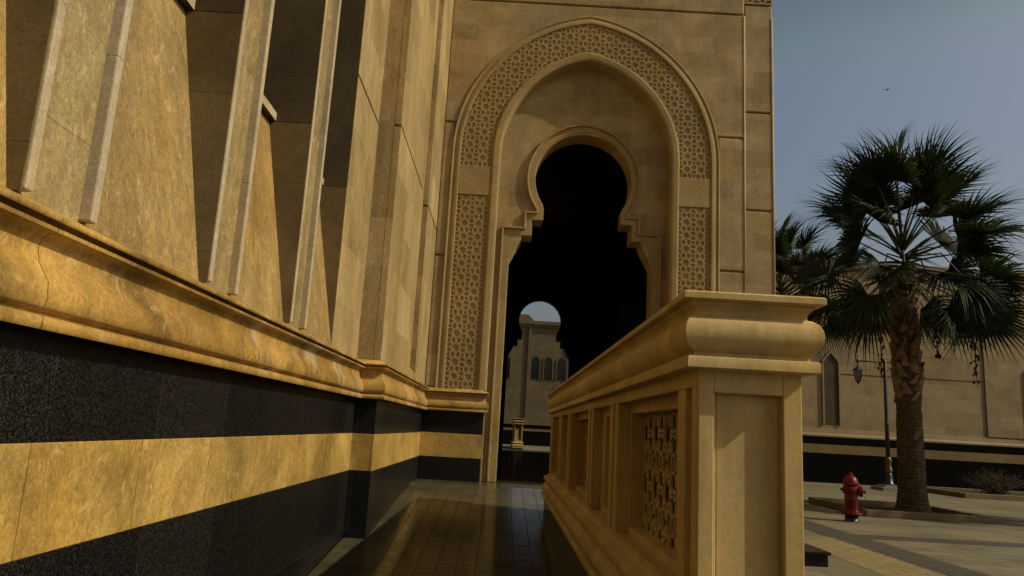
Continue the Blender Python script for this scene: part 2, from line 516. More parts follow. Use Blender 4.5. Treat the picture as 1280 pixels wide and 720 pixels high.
def straps(mb, segs, inside, w0, w1, place, ztop, zbot):
    """raised bars along segs, cut where they leave the region; place(u, v, depth) -> xyz"""
    for a, b in segs:
        ia, ib = inside(*a), inside(*b)
        if not ia and not ib:
            continue
        if ia != ib:
            p, q = (a, b) if ia else (b, a)
            lo, hi = 0.0, 1.0
            for _ in range(9):
                m = (lo + hi) / 2
                if inside(p[0] + (q[0] - p[0]) * m, p[1] + (q[1] - p[1]) * m):
                    lo = m
                else:
                    hi = m
            a, b = p, (p[0] + (q[0] - p[0]) * lo, p[1] + (q[1] - p[1]) * lo)
        dx, dy = b[0] - a[0], b[1] - a[1]
        L = math.hypot(dx, dy)
        if L < w1:
            continue
        ux, uy = dx / L, dy / L
        e = w0 * .45
        a = (a[0] - ux * e, a[1] - uy * e); b = (b[0] + ux * e, b[1] + uy * e)
        nx, ny = -uy, ux
        def q(p, s, wd, z):
            return place(p[0] + nx * s * wd / 2, p[1] + ny * s * wd / 2, z)
        vs = [q(a, -1, w0, ztop), q(a, 1, w0, ztop), q(b, 1, w0, ztop), q(b, -1, w0, ztop),
              q(a, -1, w1, zbot), q(a, 1, w1, zbot), q(b, 1, w1, zbot), q(b, -1, w1, zbot)]
        mb.add(vs, [(0, 1, 2, 3), (0, 4, 5, 1), (1, 5, 6, 2), (2, 6, 7, 3), (3, 7, 4, 0)])
    return mb

# ================================================================== SETTING
ZP = -1.5                                   # plaza level (camera is 1.5 m above it)
ZL = -.95                                   # landing level
YF = 13.574                                 # portal front
def structure(mb, name, mat):
    o = mb.build(name, mat)
    o['kind'] = 'structure'
    return o

# one ground sheet to the horizon
structure(MB().add([(-900, -900, ZP), (900, -900, ZP), (900, 900, ZP), (-900, 900, ZP)], [(0, 1, 2, 3)]), 'ground', M['plaza'])
structure(MB().box(5.65, 6.32, -20, 31.9, ZP, ZP + .004).box(6.321, 40, 13.15, 13.76, ZP, ZP + .004), 'dark_paving_band', M['dark_paver'])
structure(MB().box(4.74, 5.648, -20, 13.1, ZP, ZP + .004), 'ochre_paving_strip', M['yellow_paver'])
# ramp and landing of the walkway
rp = MB()
rp.prism([(6.1, ZP + .003), (12.7, ZL), (YF - .001, ZL), (YF - .001, ZP - .1), (6.1, ZP - .1)], 'x', -1.69, 1.30)
rp.box(-1.69, 1.30, -12, 6.099, ZP - .1, ZP + .003)
rp.box(1.301, 3.5, 10.95, YF - .001, ZP - .1, ZL)
rp.box(3.5001, 4.6, 12.4, YF - .001, ZP - .1, ZL)
structure(rp, 'walkway_ramp', M['ramp'])
structure(MB().box(-1.3, 4.85, YF + .0, 33.55, ZP, ZL - .002), 'hall_floor', M['hall_floor'])
structure(MB().box(-3.0, 6.0, 33.56, 43, ZP - .1, ZL), 'far_landing', M['plaza'])

# ================================================================== MOSQUE SIDE WALL (left)
mw = thing('mosque_wall', 'tall golden stone wall with sloping sills and black granite base along the ramp', 'building', (-1.7, 3, ZP))
XB, XU, XPL = -1.70, -1.73, -1.45           # base face, upper face, pilaster face
YA, YPI = -8.0, 8.65
lo = MB().box(-2.6, XB, YA, YPI - .001, -1.62, -.556).box(-2.6, XPL, YPI, YF - .002, -1.62, -.556)
lo.build('granite_base', M['granite'], mw, .006)
MB().box(-2.6, XB + .002, YA, YPI - .003, -.556, -.146).box(-2.6, XPL + .002, YPI - .002, YF - .002, -.556, -.146).build('stone_band', M['band'], mw, .004)
MB().box(-2.6, XB, YA, YPI - .001, -.146, .26).box(-2.6, XPL, YPI, YF - .002, -.146, .26).build('granite_course', M['granite'], mw, .006)
CORN = [(0, .26), (.085, .262), (.09, .27), (.09, .303), (.084, .309), (.06, .313), (.058, .322), (.082, .334), (.103, .354), (.110, .378), (.104, .405), (.086, .437), (.062, .468), (.04, .50), (.032, .53), (.030, .553), (.036, .578), (.052, .600), (.078, .618), (.088, .626), (.09, .641), (.045, .643), (.046, .650), (.05, .664), (.074, .669), (.112, .672), (.116, .678), (.116, .692), (.11, .697), (-.05, .70)]
CORN = [(d if d < .1 else d * .86, z * (1 - d / 1.75)) for d, z in CORN]
cn = MB()
plan_sweep(cn, [(XB, YA), (XB, YPI), (XPL, YPI), (XPL, YF - .055)], CORN)
cn.build('cornice', M['cornice'], mw).modifiers.new("s", 'EDGE_SPLIT').split_angle = R(50)

PITCH, PW = 1.63, .47
y0s = [2.46 + PITCH * k for k in range(-3, 3)]
TOPZ = 8.6
for y0 in y0s:
    pr = MB().box(-2.6, XU, y0, y0 + PW, .70, TOPZ).build('pier', M['pier'], mw)
    for yy in (y0 + .002, y0 + PW - .052):
        MB().box(XU - .02, XU + .052, yy, yy + .05, .716, TOPZ - .02).build('fillet', M['fillet'], pr, .008)
    MB().box(-2.55, XU + .046, y0 - .012, y0 - .0005, 2.345, TOPZ - .05).build('upper_reveal', M['reveal'], pr)  # added plate whose dark colour shades the pier side
    MB().box(-2.55, XU + .046, y0 - .012, y0 - .0005, .705, 2.34).build('lower_reveal', M['reveal_low'], pr)  # same added plate lower down, in a lighter shade colour
for y0 in y0s:
    ya, yb = y0 + PW + .001, y0 + PITCH - .0125
    MB().prism([(XU, .70), (XU - .30, 2.34), (-2.6, 2.34), (-2.6, .70)], 'y', ya, yb).build('sloping_sill', M['sill'], mw)
    lg = MB().box(-2.2, XU - .25, ya + .001, yb - .002, 2.341, 2.40).build('ledge', M['ledge'], mw)
    MB().box(XU - .252, XU - .243, ya + .002, yb - .004, 2.345, 2.412).build('lip', M['fillet'], lg)
    wf = MB().box(-2.42, -2.36, ya, ya + .06, 2.40, TOPZ).box(-2.42, -2.36, yb - .08, yb - .02, 2.40, TOPZ)
    for zz in (2.40, 4.4, 6.4):
        wf.box(-2.418, -2.362, ya + .06, yb - .08, zz, zz + .06)
    wf = wf.build('window_frame', M['metal_black'], mw)
    MB().box(-2.40, -2.39, ya + .03, yb - .05, 2.42, TOPZ).build('pane', M['glass'], wf)
yM = y0s[-1] + PITCH                          # 7.35
MB().box(-2.55, XU - .004, yM - .012, yM - .0005, 2.345, TOPZ - .05).build('upper_reveal', M['reveal'], mw)  # added dark plates shade the end of the last recess by colour
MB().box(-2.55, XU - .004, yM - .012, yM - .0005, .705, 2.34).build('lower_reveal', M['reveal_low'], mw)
pl = MB()
for za, zb in ((.70, 3.575), (3.605, 11.0)):
    pl.box(XU - .05, XU, yM, YPI + .01, za, zb)
pl.box(-2.6, XU - .05, yM, YPI + .01, .70, 11)
pl.build('flat_wall', M['wall'], mw, .004)
pp = MB()
for ya, yb in ((YPI, 11.2), (12.02, YF + .05)):
    for za, zb in ((.70, 3.575), (3.605, 11.0)):
        pp.box(XPL - .09, XPL, ya, yb, za, zb)
pp.box(-2.6, XPL - .09, YPI + .002, YF + .05, .70, 11)
pp.prism([(XPL - .09, .70), (XPL - .005, .70), (XPL - .005, .80), (XPL - .09, .88)], 'y', 11.2, 12.02)
pp.build('pilaster', M['wall'], mw, .006)
up = MB().box(-2.6, XU - .004, YA, yM - .002, TOPZ, 11.0).box(-2.6, XU, YA, y0s[0] - PITCH + PW, .70, TOPZ)
up.box(-2.6, XU, y0s[0] - PITCH + PW, y0s[0] - .02, .70, TOPZ)
up.build('upper_wall', M['wall'], mw)
MB().box(-14, -2.601, YA, 33.5, -1.6, 10.95).build('building_body', M['wall'], mw)

# ================================================================== PORTAL GATEHOUSE
gh = thing('portal_gatehouse', 'tall sandstone gatehouse with a keyhole arch doorway framed by carved star lattice', 'building', (1.31, YF, ZP))
XC, SPR, CC = 1.31, 5.22, .40
XL, XR, XT = -1.45, 4.37, 4.94
GTOP = 10.2
def arch(wd, z0, n=22):
    Rr = wd + CC
    th = math.acos(CC / Rr)
    left = [(XC - wd, z0)] + [(XC + CC - Rr * math.cos(th * i / n), SPR + Rr * math.sin(th * i / n)) for i in range(n + 1)]
    right = [(2 * XC - x, z) for x, z in reversed(left[:-1])]
    return left + right
def in_arch(x, z, wd):
    x = abs(x - XC)
    if z <= SPR:
        return x < wd
    return (x + CC) ** 2 + (z - SPR) ** 2 < (wd + CC) ** 2
def ring_loft(mb, steps, z0, smooth=False):
    """steps (half width, y, z of its foot): moulding lofted round the arch"""
    mb.loft([[(x, YF + y, z) for x, z in arch(wd, z0)] for wd, y in steps], False, smooth)
    return mb
def arch_at(wd, z):
    """x distance of the arch line at height z"""
    if z <= SPR:
        return wd
    return math.sqrt((wd + CC) ** 2 - (z - SPR) ** 2) - CC
# masonry plates with grooves between them
GV = .016
fa = MB()
WO = 2.555
for za, zb in ((.66, 3.12), (3.12, 5.77)):
    for xa, xb in ((XL, XC - WO), (XC + WO, XR)):
        fa.box(xa, xb, YF, YF + .04, za + GV, zb - GV)
top = [p for p in arch(WO, 5.0, 26) if p[1] > 5.77 + GV]
zq = 5.77 + GV
xq = arch_at(WO, zq)
poly = [(XL, zq), (XL, 8.39 - GV), (XR, 8.39 - GV), (XR, zq), (XC + xq, zq)] + list(reversed(top)) + [(XC - xq, zq)]
fa.prism(poly, 'y', YF, YF + .04)
fa.box(XL, XR, YF, YF + .04, 8.39 + GV, GTOP)
# the set back strip at the corner
for za, zb in ((.66, 2.35), (2.35, 4.34), (4.34, 6.33), (6.33, 8.64)):
    fa.box(XR + .012, XT, YF + .03, YF + .07, za + GV, zb - GV)
fa.build('facade', M['facade'], gh, .022)
for xa, ya in ((XR - .004, YF + .012), (XT - .012, YF + .04)):
    MB().lathe([(.024, .66), (.024, 8.36)], (xa, ya, 0), 10).build('corner_bead', M['fillet'], gh)  # added beads, pale and rounded to catch the sun as bright lines
# backing wall behind the plates, with the niche opening
bk = MB()
NI = 1.64
op = arch(NI + .02, .2, 26)
bk.prism([(XL, ZL - .3), (XL, GTOP), (XR, GTOP), (XR, ZL - .3), (op[-1][0], ZL - .3)] + list(reversed(op[1:-1])) + [(op[0][0], ZL - .3)], 'y', YF + .0405, YF + .32)
bk.box(XR + .0, XT - .024, YF + .071, YF + .32, ZL - .3, GTOP)
bk.build('backing_wall', M['facade'], gh)
fz = MB().box(XR + .001, XT, YF + .03, YF + .07, 9.25, GTOP).box(XR + .001, XR + .03, YF + .03, YF + .07, 8.66, 9.25).box(XT - .03, XT, YF + .03, YF + .07, 8.66, 9.25).box(XR + .03, XT - .03, YF + .03, YF + .07, 8.66, 8.70)
fz = fz.build('frieze', M['facade'], gh, .006)
sg = lattice_segments(XR, XT, 8.7, 9.25, .25)
straps(MB(), sg, lambda u, v: XR + .03 < u < XT - .03 and 8.70 < v < 9.25, .016, .03, lambda u, v, d: (u, YF + .035 + d, v), 0, .03).build('lattice', M['strap'], fz)
# outer moulding
ZF = .66
om = MB()
ring_loft(om, [(2.575, .02), (2.575, -.018), (2.565, -.03), (2.545, -.03), (2.535, -.016), (2.525, -.014), (2.50, -.02), (2.46, -.032), (2.42, -.034), (2.408, -.028), (2.40, .03)], ZF)
om.build('outer_moulding', M['carved'], gh)
im = MB()
ring_loft(im, [(1.80, .03), (1.80, -.018), (1.79, -.03), (1.765, -.036), (1.69, -.03), (1.656, -.022), (1.646, -.014), (1.64, .0), (1.64, .33)], ZF)
im.build('inner_moulding', M['carved'], gh)
for xa in (XC - 1.66, XC + 1.6405):
    MB().box(xa, xa + .0195, YF, YF + .33, ZL, ZF).build('niche_jamb', M['carved'], gh)
# cross pieces between upper and lower lattice
for sx in (-1, 1):
    xa, xb = sorted((XC + sx * 1.795, XC + sx * 2.405))
    MB().box(xa, xb, YF - .02, YF + .03, 4.325, 4.90).build('lattice_rail', M['carved'], gh, .006)
# carved lattices
UN = .262
seg_all = lattice_segments(XC - 9.5 * UN - .02, XC + 2.5, .62, 8.1, UN)
pan = MB()
a, b = arch(1.79, 4.89), arch(2.41, 4.89)
pan.loft([[(x, YF + .014, z) for x, z in a], [(x, YF + .014, z) for x, z in b]])
ap = pan.build('arch_lattice', M['lattice_ground'], gh)
straps(MB(), seg_all, lambda u, v: v > 4.90 and in_arch(u, v, 2.40) and not in_arch(u, v, 1.80), .016, .020, lambda u, v, d: (u, YF + d, v), -.006, .013).build('star_straps', M['strap'], ap)
for sx in (-1, 1):
    xa, xb = sorted((XC + sx * 1.80, XC + sx * 2.40))
    pp_ = MB().box(xa, xb, YF + .014, YF + .03, ZF - .03, 4.33).build('panel_lattice', M['lattice_ground'], gh)
    straps(MB(), seg_all, lambda u, v: ZF < v < 4.325 and xa < u < xb, .016, .020, lambda u, v, d: (u, YF + d, v), -.006, .013).build('star_straps', M['strap'], pp_)
# keyhole screen wall
KH = 4.84
YN = YF + .30
def keyhole():
    r = .94
    a0 = math.asin(-(KH - 4.30) / r)
    half = [(1.37, ZL - .05), (1.37, 3.17), (1.15, 3.60), (1.15, 3.66), (.96, 3.66), (.96, 3.98), (.77, 3.98)]
    n = 26
    arc = [(r * math.cos(a0 + (math.pi / 2 - a0) * i / n), KH + r * math.sin(a0 + (math.pi / 2 - a0) * i / n)) for i in range(n + 1)]
    return half + arc
kh = keyhole()
def sym(half):
    """left foot up over the top and down to the right foot"""
    return [(-x, z) for x, z in half[:-1]] + [(0, half[-1][1])] + [(x, z) for x, z in reversed(half[:-1])]
def screen_wall(mb, ya, yb, xhalf, ztop):
    o = sym(kh)
    poly = [(XC - xhalf, ZL - .05), (XC - xhalf, ztop), (XC + xhalf, ztop), (XC + xhalf, ZL - .05)] + [(XC + x, z) for x, z in reversed(o)]
    # front and back ngons + reveals
    n = len(poly)
    vs = [(x, ya, z) for x, z in poly] + [(x, yb, z) for x, z in poly]
    mb.add(vs, [tuple(range(n)), tuple(range(2 * n - 1, n - 1, -1))] + [(i, i + n, (i + 1) % n + n, (i + 1) % n) for i in range(n)])
    return mb
screen_wall(MB(), YN, YN + .5, 1.72, 7.4).build('keyhole_wall', M['facade'], gh, .012)
r2 = 1.11
zn = KH - math.sqrt(r2 ** 2 - .90 ** 2)
tp = [(1.54, ZL), (1.54, 3.82), (1.12, 3.82), (1.12, 4.14), (.90, 4.14), (.90, zn)]
a0 = math.asin((zn - KH) / r2)
tp += [(r2 * math.cos(a0 + (math.pi / 2 - a0) * i / 26), KH + r2 * math.sin(a0 + (math.pi / 2 - a0) * i / 26) + .04 * (i / 26) ** 3) for i in range(1, 27)]
tpath = [(XC + x, z) for x, z in sym(tp)]
kt = MB()
prof = [(0, .02), (0, -.05), (.008, -.058), (.03, -.058), (.038, -.05), (.038, -.012), (.15, -.012), (.152, .02)]
kt.loft([[(x, YN + dy, z) for x, z in offset_path(tpath, d)] for d, dy in prof])
kt.build('keyhole_trim', M['carved'], gh, 0)
# base bands and cornice of the gatehouse
YB = YF - .06
for xa, xb in ((XL + .003, -.36), (XC + 1.67, XT + .05)):
    MB().box(xa, xb, YB, YF + .03, ZL - .3, -.55).build('granite_base', M['granite_dark'], gh, .006)
    MB().box(xa, xb + .002, YB - .002, YF + .03, -.55, -.135).build('stone_band', M['band'], gh, .004)
    MB().box(xa, xb, YB, YF + .03, -.135, .265).build('granite_course', M['granite_dark'], gh, .006)
CF = [(d, .265 + (z - .26) * .87) for d, z in CORN]
c1 = MB(); plan_sweep(c1, [(XL, YB), (-.36, YB), (-.36, YF + .03)], CF)
c1.build('cornice', M['cornice'], gh).modifiers.new("s", 'EDGE_SPLIT').split_angle = R(50)
c2 = MB(); plan_sweep(c2, [(XC + 1.67, YF + .03), (XC + 1.67, YB), (XT + .05, YB), (XT + .05, 33)], CF)
c2.build('cornice', M['cornice'], gh).modifiers.new("s", 'EDGE_SPLIT').split_angle = R(50)
# hall behind
hl = MB()
hl.box(-1.6, -1.3, YF + .80, 33.0, -1.4, 9.0).box(4.60, 4.85, YF + .80, 33.0, -1.4, 9.0).box(-1.6, 4.85, YF + .80, 33.0, 8.0, 8.3)
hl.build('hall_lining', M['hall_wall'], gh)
MB().box(4.851, XT - .005, YF + .32, 33.5, -1.4, GTOP).box(-1.6, 4.85, YF + .32, 33.5, GTOP - .3, GTOP - .002).build('side_wall', M['facade'], gh)
fr = MB()
fr.box(XL, XC - 1.73, YF + .33, YF + .79, ZL - .1, GTOP - .31).box(XC + 1.73, 4.85, YF + .33, YF + .79, ZL - .1, GTOP - .31).box(XC - 1.73, XC + 1.73, YF + .33, YF + .79, 7.42, GTOP - .31)
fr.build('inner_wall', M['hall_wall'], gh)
XC_save = XC
rear = MB()
o = sym(kh)
XC2 = 1.42
screen = [(-1.6, ZL - .05), (-1.6, GTOP - .32), (4.85, GTOP - .32), (4.85, ZL - .05)] + [(XC2 + x, z) for x, z in reversed(o)]
n = len(screen)
rear.add([(x, 33.0, z) for x, z in screen] + [(x, 33.5, z) for x, z in screen], [tuple(range(n)), tuple(range(2 * n - 1, n - 1, -1))] + [(i, i + n, (i + 1) % n + n, (i + 1) % n) for i in range(n)])
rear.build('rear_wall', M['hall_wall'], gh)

# ================================================================== PARAPET
def make_parapet(px0, px1, py0, py1, bays, label, zfoot, lattice=True, loc=None):
    p = thing('parapet', label, 'parapet', loc or ((px0 + px1) / 2, (py0 + py1) / 2, zfoot))
    xc = (px0 + px1) / 2
    CAP = [(-.01, .245), (.042, .247), (.05, .252), (.05, .285), (.045, .291), (.024, .294), (.022, .306), (.032, .315), (.048, .332), (.059, .355), (.062, .378), (.059, .402), (.048, .424), (.03, .438),
           (.018, .442), (.016, .452), (.022, .468), (.034, .479), (.04, .484), (.04, .490), (.062, .491), (.068, .496), (.068, .516), (.062, .522)]
    c = MB().rect_sweep(px0, px1, py0, py1, CAP, True)
    co_ = c.build('cap', M['cast'], p); co_.modifiers.new("s", 'EDGE_SPLIT').split_angle = R(40)
    d1, d2, d3 = .073, .165, .034
    body = MB()
    ztr, zbr = .187, -.556
    f = MB()
    # end panels (frame on each end face)
    for ye, s in ((py0, 1), (py1, -1)):
        ya, yb = sorted((ye, ye + s * d3))
        f.box(px0, px0 + .056, ya, yb, -.60, .25).box(px1 - .068, px1, ya, yb, -.60, .25)
        f.box(px0 + .056, px1 - .068, ya, yb, .168, .25).box(px0 + .056, px1 - .068, ya, yb, -.60, -.50)
    # faces
    ends = [py0 + d3] + [y for b_ in bays for y in b_[:2]] + [py1 - d3]
    for side, s in ((px0, 1), (px1, -1)):
        def X(d, e):
            return sorted((side + s * d, side + s * e))
        xa, xb = X(0, d1)
        f.box(xa, xb, py0 + d3, py1 - d3, ztr, .25)
        f.box(xa, xb, py0 + d3, py1 - d3, -.60, zbr)
        for i in range(0, len(ends), 2):
            a, b = ends[i], ends[i + 1]
            wd = b - a
            if wd > .2:      # slot down the middle of each pier
                m = (a + b) / 2 - (.03 if i == 0 else 0); hs = .05
                f.box(xa, xb, a, m - hs, zbr, ztr).box(xa, xb, m + hs, b, zbr, ztr)
                ca, cb = X(.05, d1)
                f.box(ca, cb, m - hs, m + hs, zbr, ztr)
            else:
                f.box(xa, xb, a, b, zbr, ztr)
        xa, xb = X(d1, d2)
        for (ya, yb, kind) in bays:
            ins = .045 if kind == 'wide' else .20
            f.box(xa, xb, ya - .02, ya + ins, zbr - .02, ztr + .02).box(xa, xb, yb - ins, yb + .02, zbr - .02, ztr + .02)
            if kind != 'wide':
                na, nb = X(.115, .165)
                f.box(na, nb, ya - .01, yb + .01, zbr - .02, ztr + .02)
            f.box(xa, xb, ya + ins, yb - ins, .128, ztr + .02).box(xa, xb, ya + ins, yb - ins, zbr - .02, -.515)
    f.box(px0 + d1, px1 - d1, py0 + d3, bays[0][0] - .02, -.60, .25)
    f.box(px0 + d1, px1 - d1, bays[-1][1] + .02, py1 - d3, -.60, .25)
    for i in range(len(bays) - 1):
        f.box(px0 + d1 + .001, px1 - d1 - .001, bays[i][1] + .02, bays[i + 1][0] - .02, -.59, .24)
    f.build('body', M['cast'], p, .004)
    MB().box(xc - .007, xc + .007, py0 + .2, py1 - .2, -.595, .249).build('core_slab', M['reveal'], p)  # dark colour stands in for shade inside the lattice holes
    for (ya, yb, kind) in bays:
        if kind != 'wide':
            continue
        for side, s in ((px0, 1), (px1, -1)):
            sg = lattice_segments(ya, yb, -.56, .2, .29)
            st = straps(MB(), sg, lambda u, v: ya + .045 < u < yb - .045 and -.515 < v < .128, .017, .019, lambda u, v, d: (side + s * (.148 + d), u, v), 0, .012)
            st.build('lattice_screen', M['strap'], p)
    BASE = [(-.01, -.885), (.085, -.885), (.095, -.878), (.095, -.848), (.088, -.840), (.068, -.836), (.07, -.825), (.084, -.80), (.088, -.775), (.082, -.75), (.066, -.725), (.045, -.70), (.04, -.685), (.06, -.672), (.068, -.66), (.068, -.63), (.062, -.618), (.035, -.606), (.012, -.598), (0, -.585), (-.02, -.58)]
    bo = MB().rect_sweep(px0, px1, py0, py1, BASE, False).build('base_moulding', M['cast'], p)
    bo.modifiers.new("s", 'EDGE_SPLIT').split_angle = R(40)
    MB().box(px0 - .05, px1 + .05, py0 - .05, py1 + .05, zfoot - .08, -.884).build('plinth', M['granite_dark'], p, .006)
    return p
make_parapet(.69, 1.06, 2.665, 10.75, [(2.98, 4.53, 'wide'), (4.86, 5.78, 'narrow'), (6.10, 7.68, 'wide'), (8.0, 8.92, 'narrow'), (9.22, 10.42, 'wide')],
             'long ochre stone parapet with rolled cap and pierced star panels beside the ramp', ZP)
make_parapet(.60, .99, 36.6, 42.5, [(36.9, 38.4, 'wide'), (38.7, 39.6, 'narrow'), (39.9, 41.5, 'wide')],
             'small stone parapet end in sunlight seen far away through the dark doorway', ZL)

# steps beside the landing
stp = thing('stone_steps', 'low black granite steps with overhanging treads at the foot of the parapet', 'steps', (2.8, 10.4, ZP))
for i, (xr, yf) in enumerate(((4.26, 9.86), (3.85, 10.22), (3.45, 10.58))):
    z0 = ZP + .183 * i
    st_ = MB().box(1.31, xr - .03, yf + .03, 10.94, z0, z0 + .145).build('riser', M['granite_dark'], stp)
    MB().box(1.31, xr, yf, 10.945, z0 + .146, z0 + .183).build('tread', M['granite_dark'], stp, .005)

# ================================================================== COURT WALL (far right)
cw = thing('court_wall', 'long pale limestone court wall with black base bands behind the palm trees', 'wall', (20, 32.6, ZP))
cwm = MB().box(5.0, 62, 32.45, 33.2, .75, 5.36).box(5.0, 62, 32.55, 33.2, 5.75, 8.0)
cwm.build('masonry', M['farwall'], cw)
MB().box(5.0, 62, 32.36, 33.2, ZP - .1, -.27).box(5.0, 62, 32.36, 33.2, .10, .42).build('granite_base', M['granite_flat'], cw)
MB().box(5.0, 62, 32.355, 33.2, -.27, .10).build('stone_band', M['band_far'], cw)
PF = [(0, .42), (.09, .43), (.09, .50), (.05, .56), (.03, .70), (.02, .76), (-.1, .78)]
g = MB(); plan_sweep(g, [(5.0, 32.45), (62, 32.45)], PF, False); g.build('plinth_moulding', M['cope'], cw)
PG = [(0, 5.30), (.05, 5.32), (.06, 5.44), (.16, 5.62), (.2, 5.66), (.2, 5.78), (-.2, 5.83)]
g = MB(); plan_sweep(g, [(5.0, 32.45), (62, 32.45)], PG, False); g.build('string_course', M['cope'], cw)
PH = [(0, 7.78), (.05, 7.8), (.12, 7.95), (.16, 8.0), (.16, 8.2), (-.75, 8.22)]
g = MB(); plan_sweep(g, [(5.0, 32.55), (62, 32.55)], PH, False); g.build('coping', M['cope'], cw)
for xa in (20.9, 36.0):
    MB().box(xa, xa + 4.2, 32.40, 32.449, .79, 5.29).build('pilaster', M['farwall'], cw, .02)
for xa in (13.86, 22.75, 31.5):
    yy = 32.45 if xa != 22.75 else 32.40
    fr_ = MB()
    ow = [(xa - .07, .95), (xa - .07, 3.72), (xa + .32, 4.18), (xa + .71, 3.72), (xa + .71, .95)]
    iw = [(xa, .95), (xa, 3.66), (xa + .32, 4.05), (xa + .64, 3.66), (xa + .64, .95)]
    fr_.loft([[(x, yy, z) for x, z in ow], [(x, yy - .06, z) for x, z in ow], [(x, yy - .06, z) for x, z in iw], [(x, yy - .004, z) for x, z in iw]])
    fr_ = fr_.build('niche_frame', M['cope'], cw)
    MB().prism(iw, 'y', yy - .012, yy - .004).build('niche_panel', M['reveal'], fr_)
MB().box(5.0, 62, 32.437, 32.449, 3.14, 3.17).build('groove_line', M['reveal'], cw)

# ================================================================== FAR BUILDING (seen through the doorway)
fb = thing('distant_mosque_wing', 'pale stone building with narrow arched windows seen through the dark doorway', 'building', (4, 78, ZP))
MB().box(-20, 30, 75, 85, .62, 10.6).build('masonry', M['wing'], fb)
MB().box(-20, 30, 74.86, 85, ZP, -.1).box(-20, 30, 74.86, 85, .12, .50).build('granite_base', M['granite_flat'], fb)
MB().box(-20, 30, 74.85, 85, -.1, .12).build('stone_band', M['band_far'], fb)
MB().box(-20, 30, 74.8, 85, .501, .75).build('plinth_moulding', M['wing'], fb)
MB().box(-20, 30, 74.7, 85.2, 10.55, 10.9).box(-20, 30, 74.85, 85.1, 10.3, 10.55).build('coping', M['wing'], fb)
MB().prism([(-3, 10.9), (-2.6, 12.0), (2.1, 12.0), (3.2, 10.9)], 'y', 78, 84).build('roof', M['wing'], fb)
for xa in (-1.6, -.4, 2.55, 3.85, 5.15, 9.0, 10.3):
    wn = [(xa, 5.05), (xa, 6.8)] + [(xa + .41 - .41 * math.cos(math.pi * i / 8), 6.8 + .52 * math.sin(math.pi * i / 8)) for i in range(1, 8)] + [(xa + .82, 6.8), (xa + .82, 5.05)]
    fw = MB().loft([[(xa + .41 + (x - xa - .41) * 1.25, 74.999, z + (.1 if z > 5.1 else 0)) for x, z in wn], [(xa + .41 + (x - xa - .41) * 1.25, 74.9, z + (.1 if z > 5.1 else 0)) for x, z in wn],
                    [(x, 74.9, z) for x, z in wn], [(x, 74.99, z) for x, z in wn]]).build('window', M['wing'], fb)
    MB().prism(wn, 'y', 74.97, 74.985).build('pane', M['glass'], fw)
MB().box(2.15, 2.45, 74.86, 74.999, .76, 10.29).box(6.1, 6.4, 74.86, 74.999, .76, 10.29).build('pilaster', M['wing'], fb)

# ================================================================== PALMS
def frond_mesh(rg, length, blade, spread, droop, nseg=42):
    """fan leaf built along +X from the origin: petiole, then a fan of narrow pointed leaflets"""
    pet = MB()
    pts = []
    for i in range(7):
        t = i / 6
        pts.append(Vector((length * t, 0, -.10 * length * t * t)))
    pet.tube(pts, [.032 - .016 * i / 6 for i in range(7)], 5)
    tip = pts[-1]; dirp = (pts[-1] - pts[-2]).normalized()
    fan = MB()
    side = Vector((0, 1, 0)); nrm = dirp.cross(side).normalized()
    if nrm.z < 0:
        nrm = -nrm
    for k in range(nseg):
        s = k / (nseg - 1) * 2 - 1
        a = s * spread
        L = blade * (1 - .28 * abs(s) ** 2.2) * rg.uniform(.86, 1.08)
        base_d = dirp * math.cos(a) + side * math.sin(a)
        fold = .22 * abs(math.sin(a))
        perp = (-dirp * math.sin(a) + side * math.cos(a))
        wmax = blade * spread / nseg * .95
        start = tip + dirp * (-.05) + dirp * (.16 * (1 - abs(s)))
        dr = droop * rg.uniform(.6, 1.5)
        jit = rg.uniform(-.05, .05)
        rows = []
        for t, wd in ((0, .4), (.3, 1.1), (.5, .95), (.72, .46), (.88, .2), (1.0, .03)):
            d = L * t
            sag = dr * L * max(0, t - .35) ** 2 * 1.6
            c = start + base_d * (d - sag * .25) + nrm * (fold * d + jit * d) - Vector((0, 0, sag))
            zig = nrm * (.012 if t < .6 else 0)
            rows.append((c - perp * wmax * wd * .5 - zig, c + zig, c + perp * wmax * wd * .5 - zig))
        fan.loft(rows)
    return pet, fan

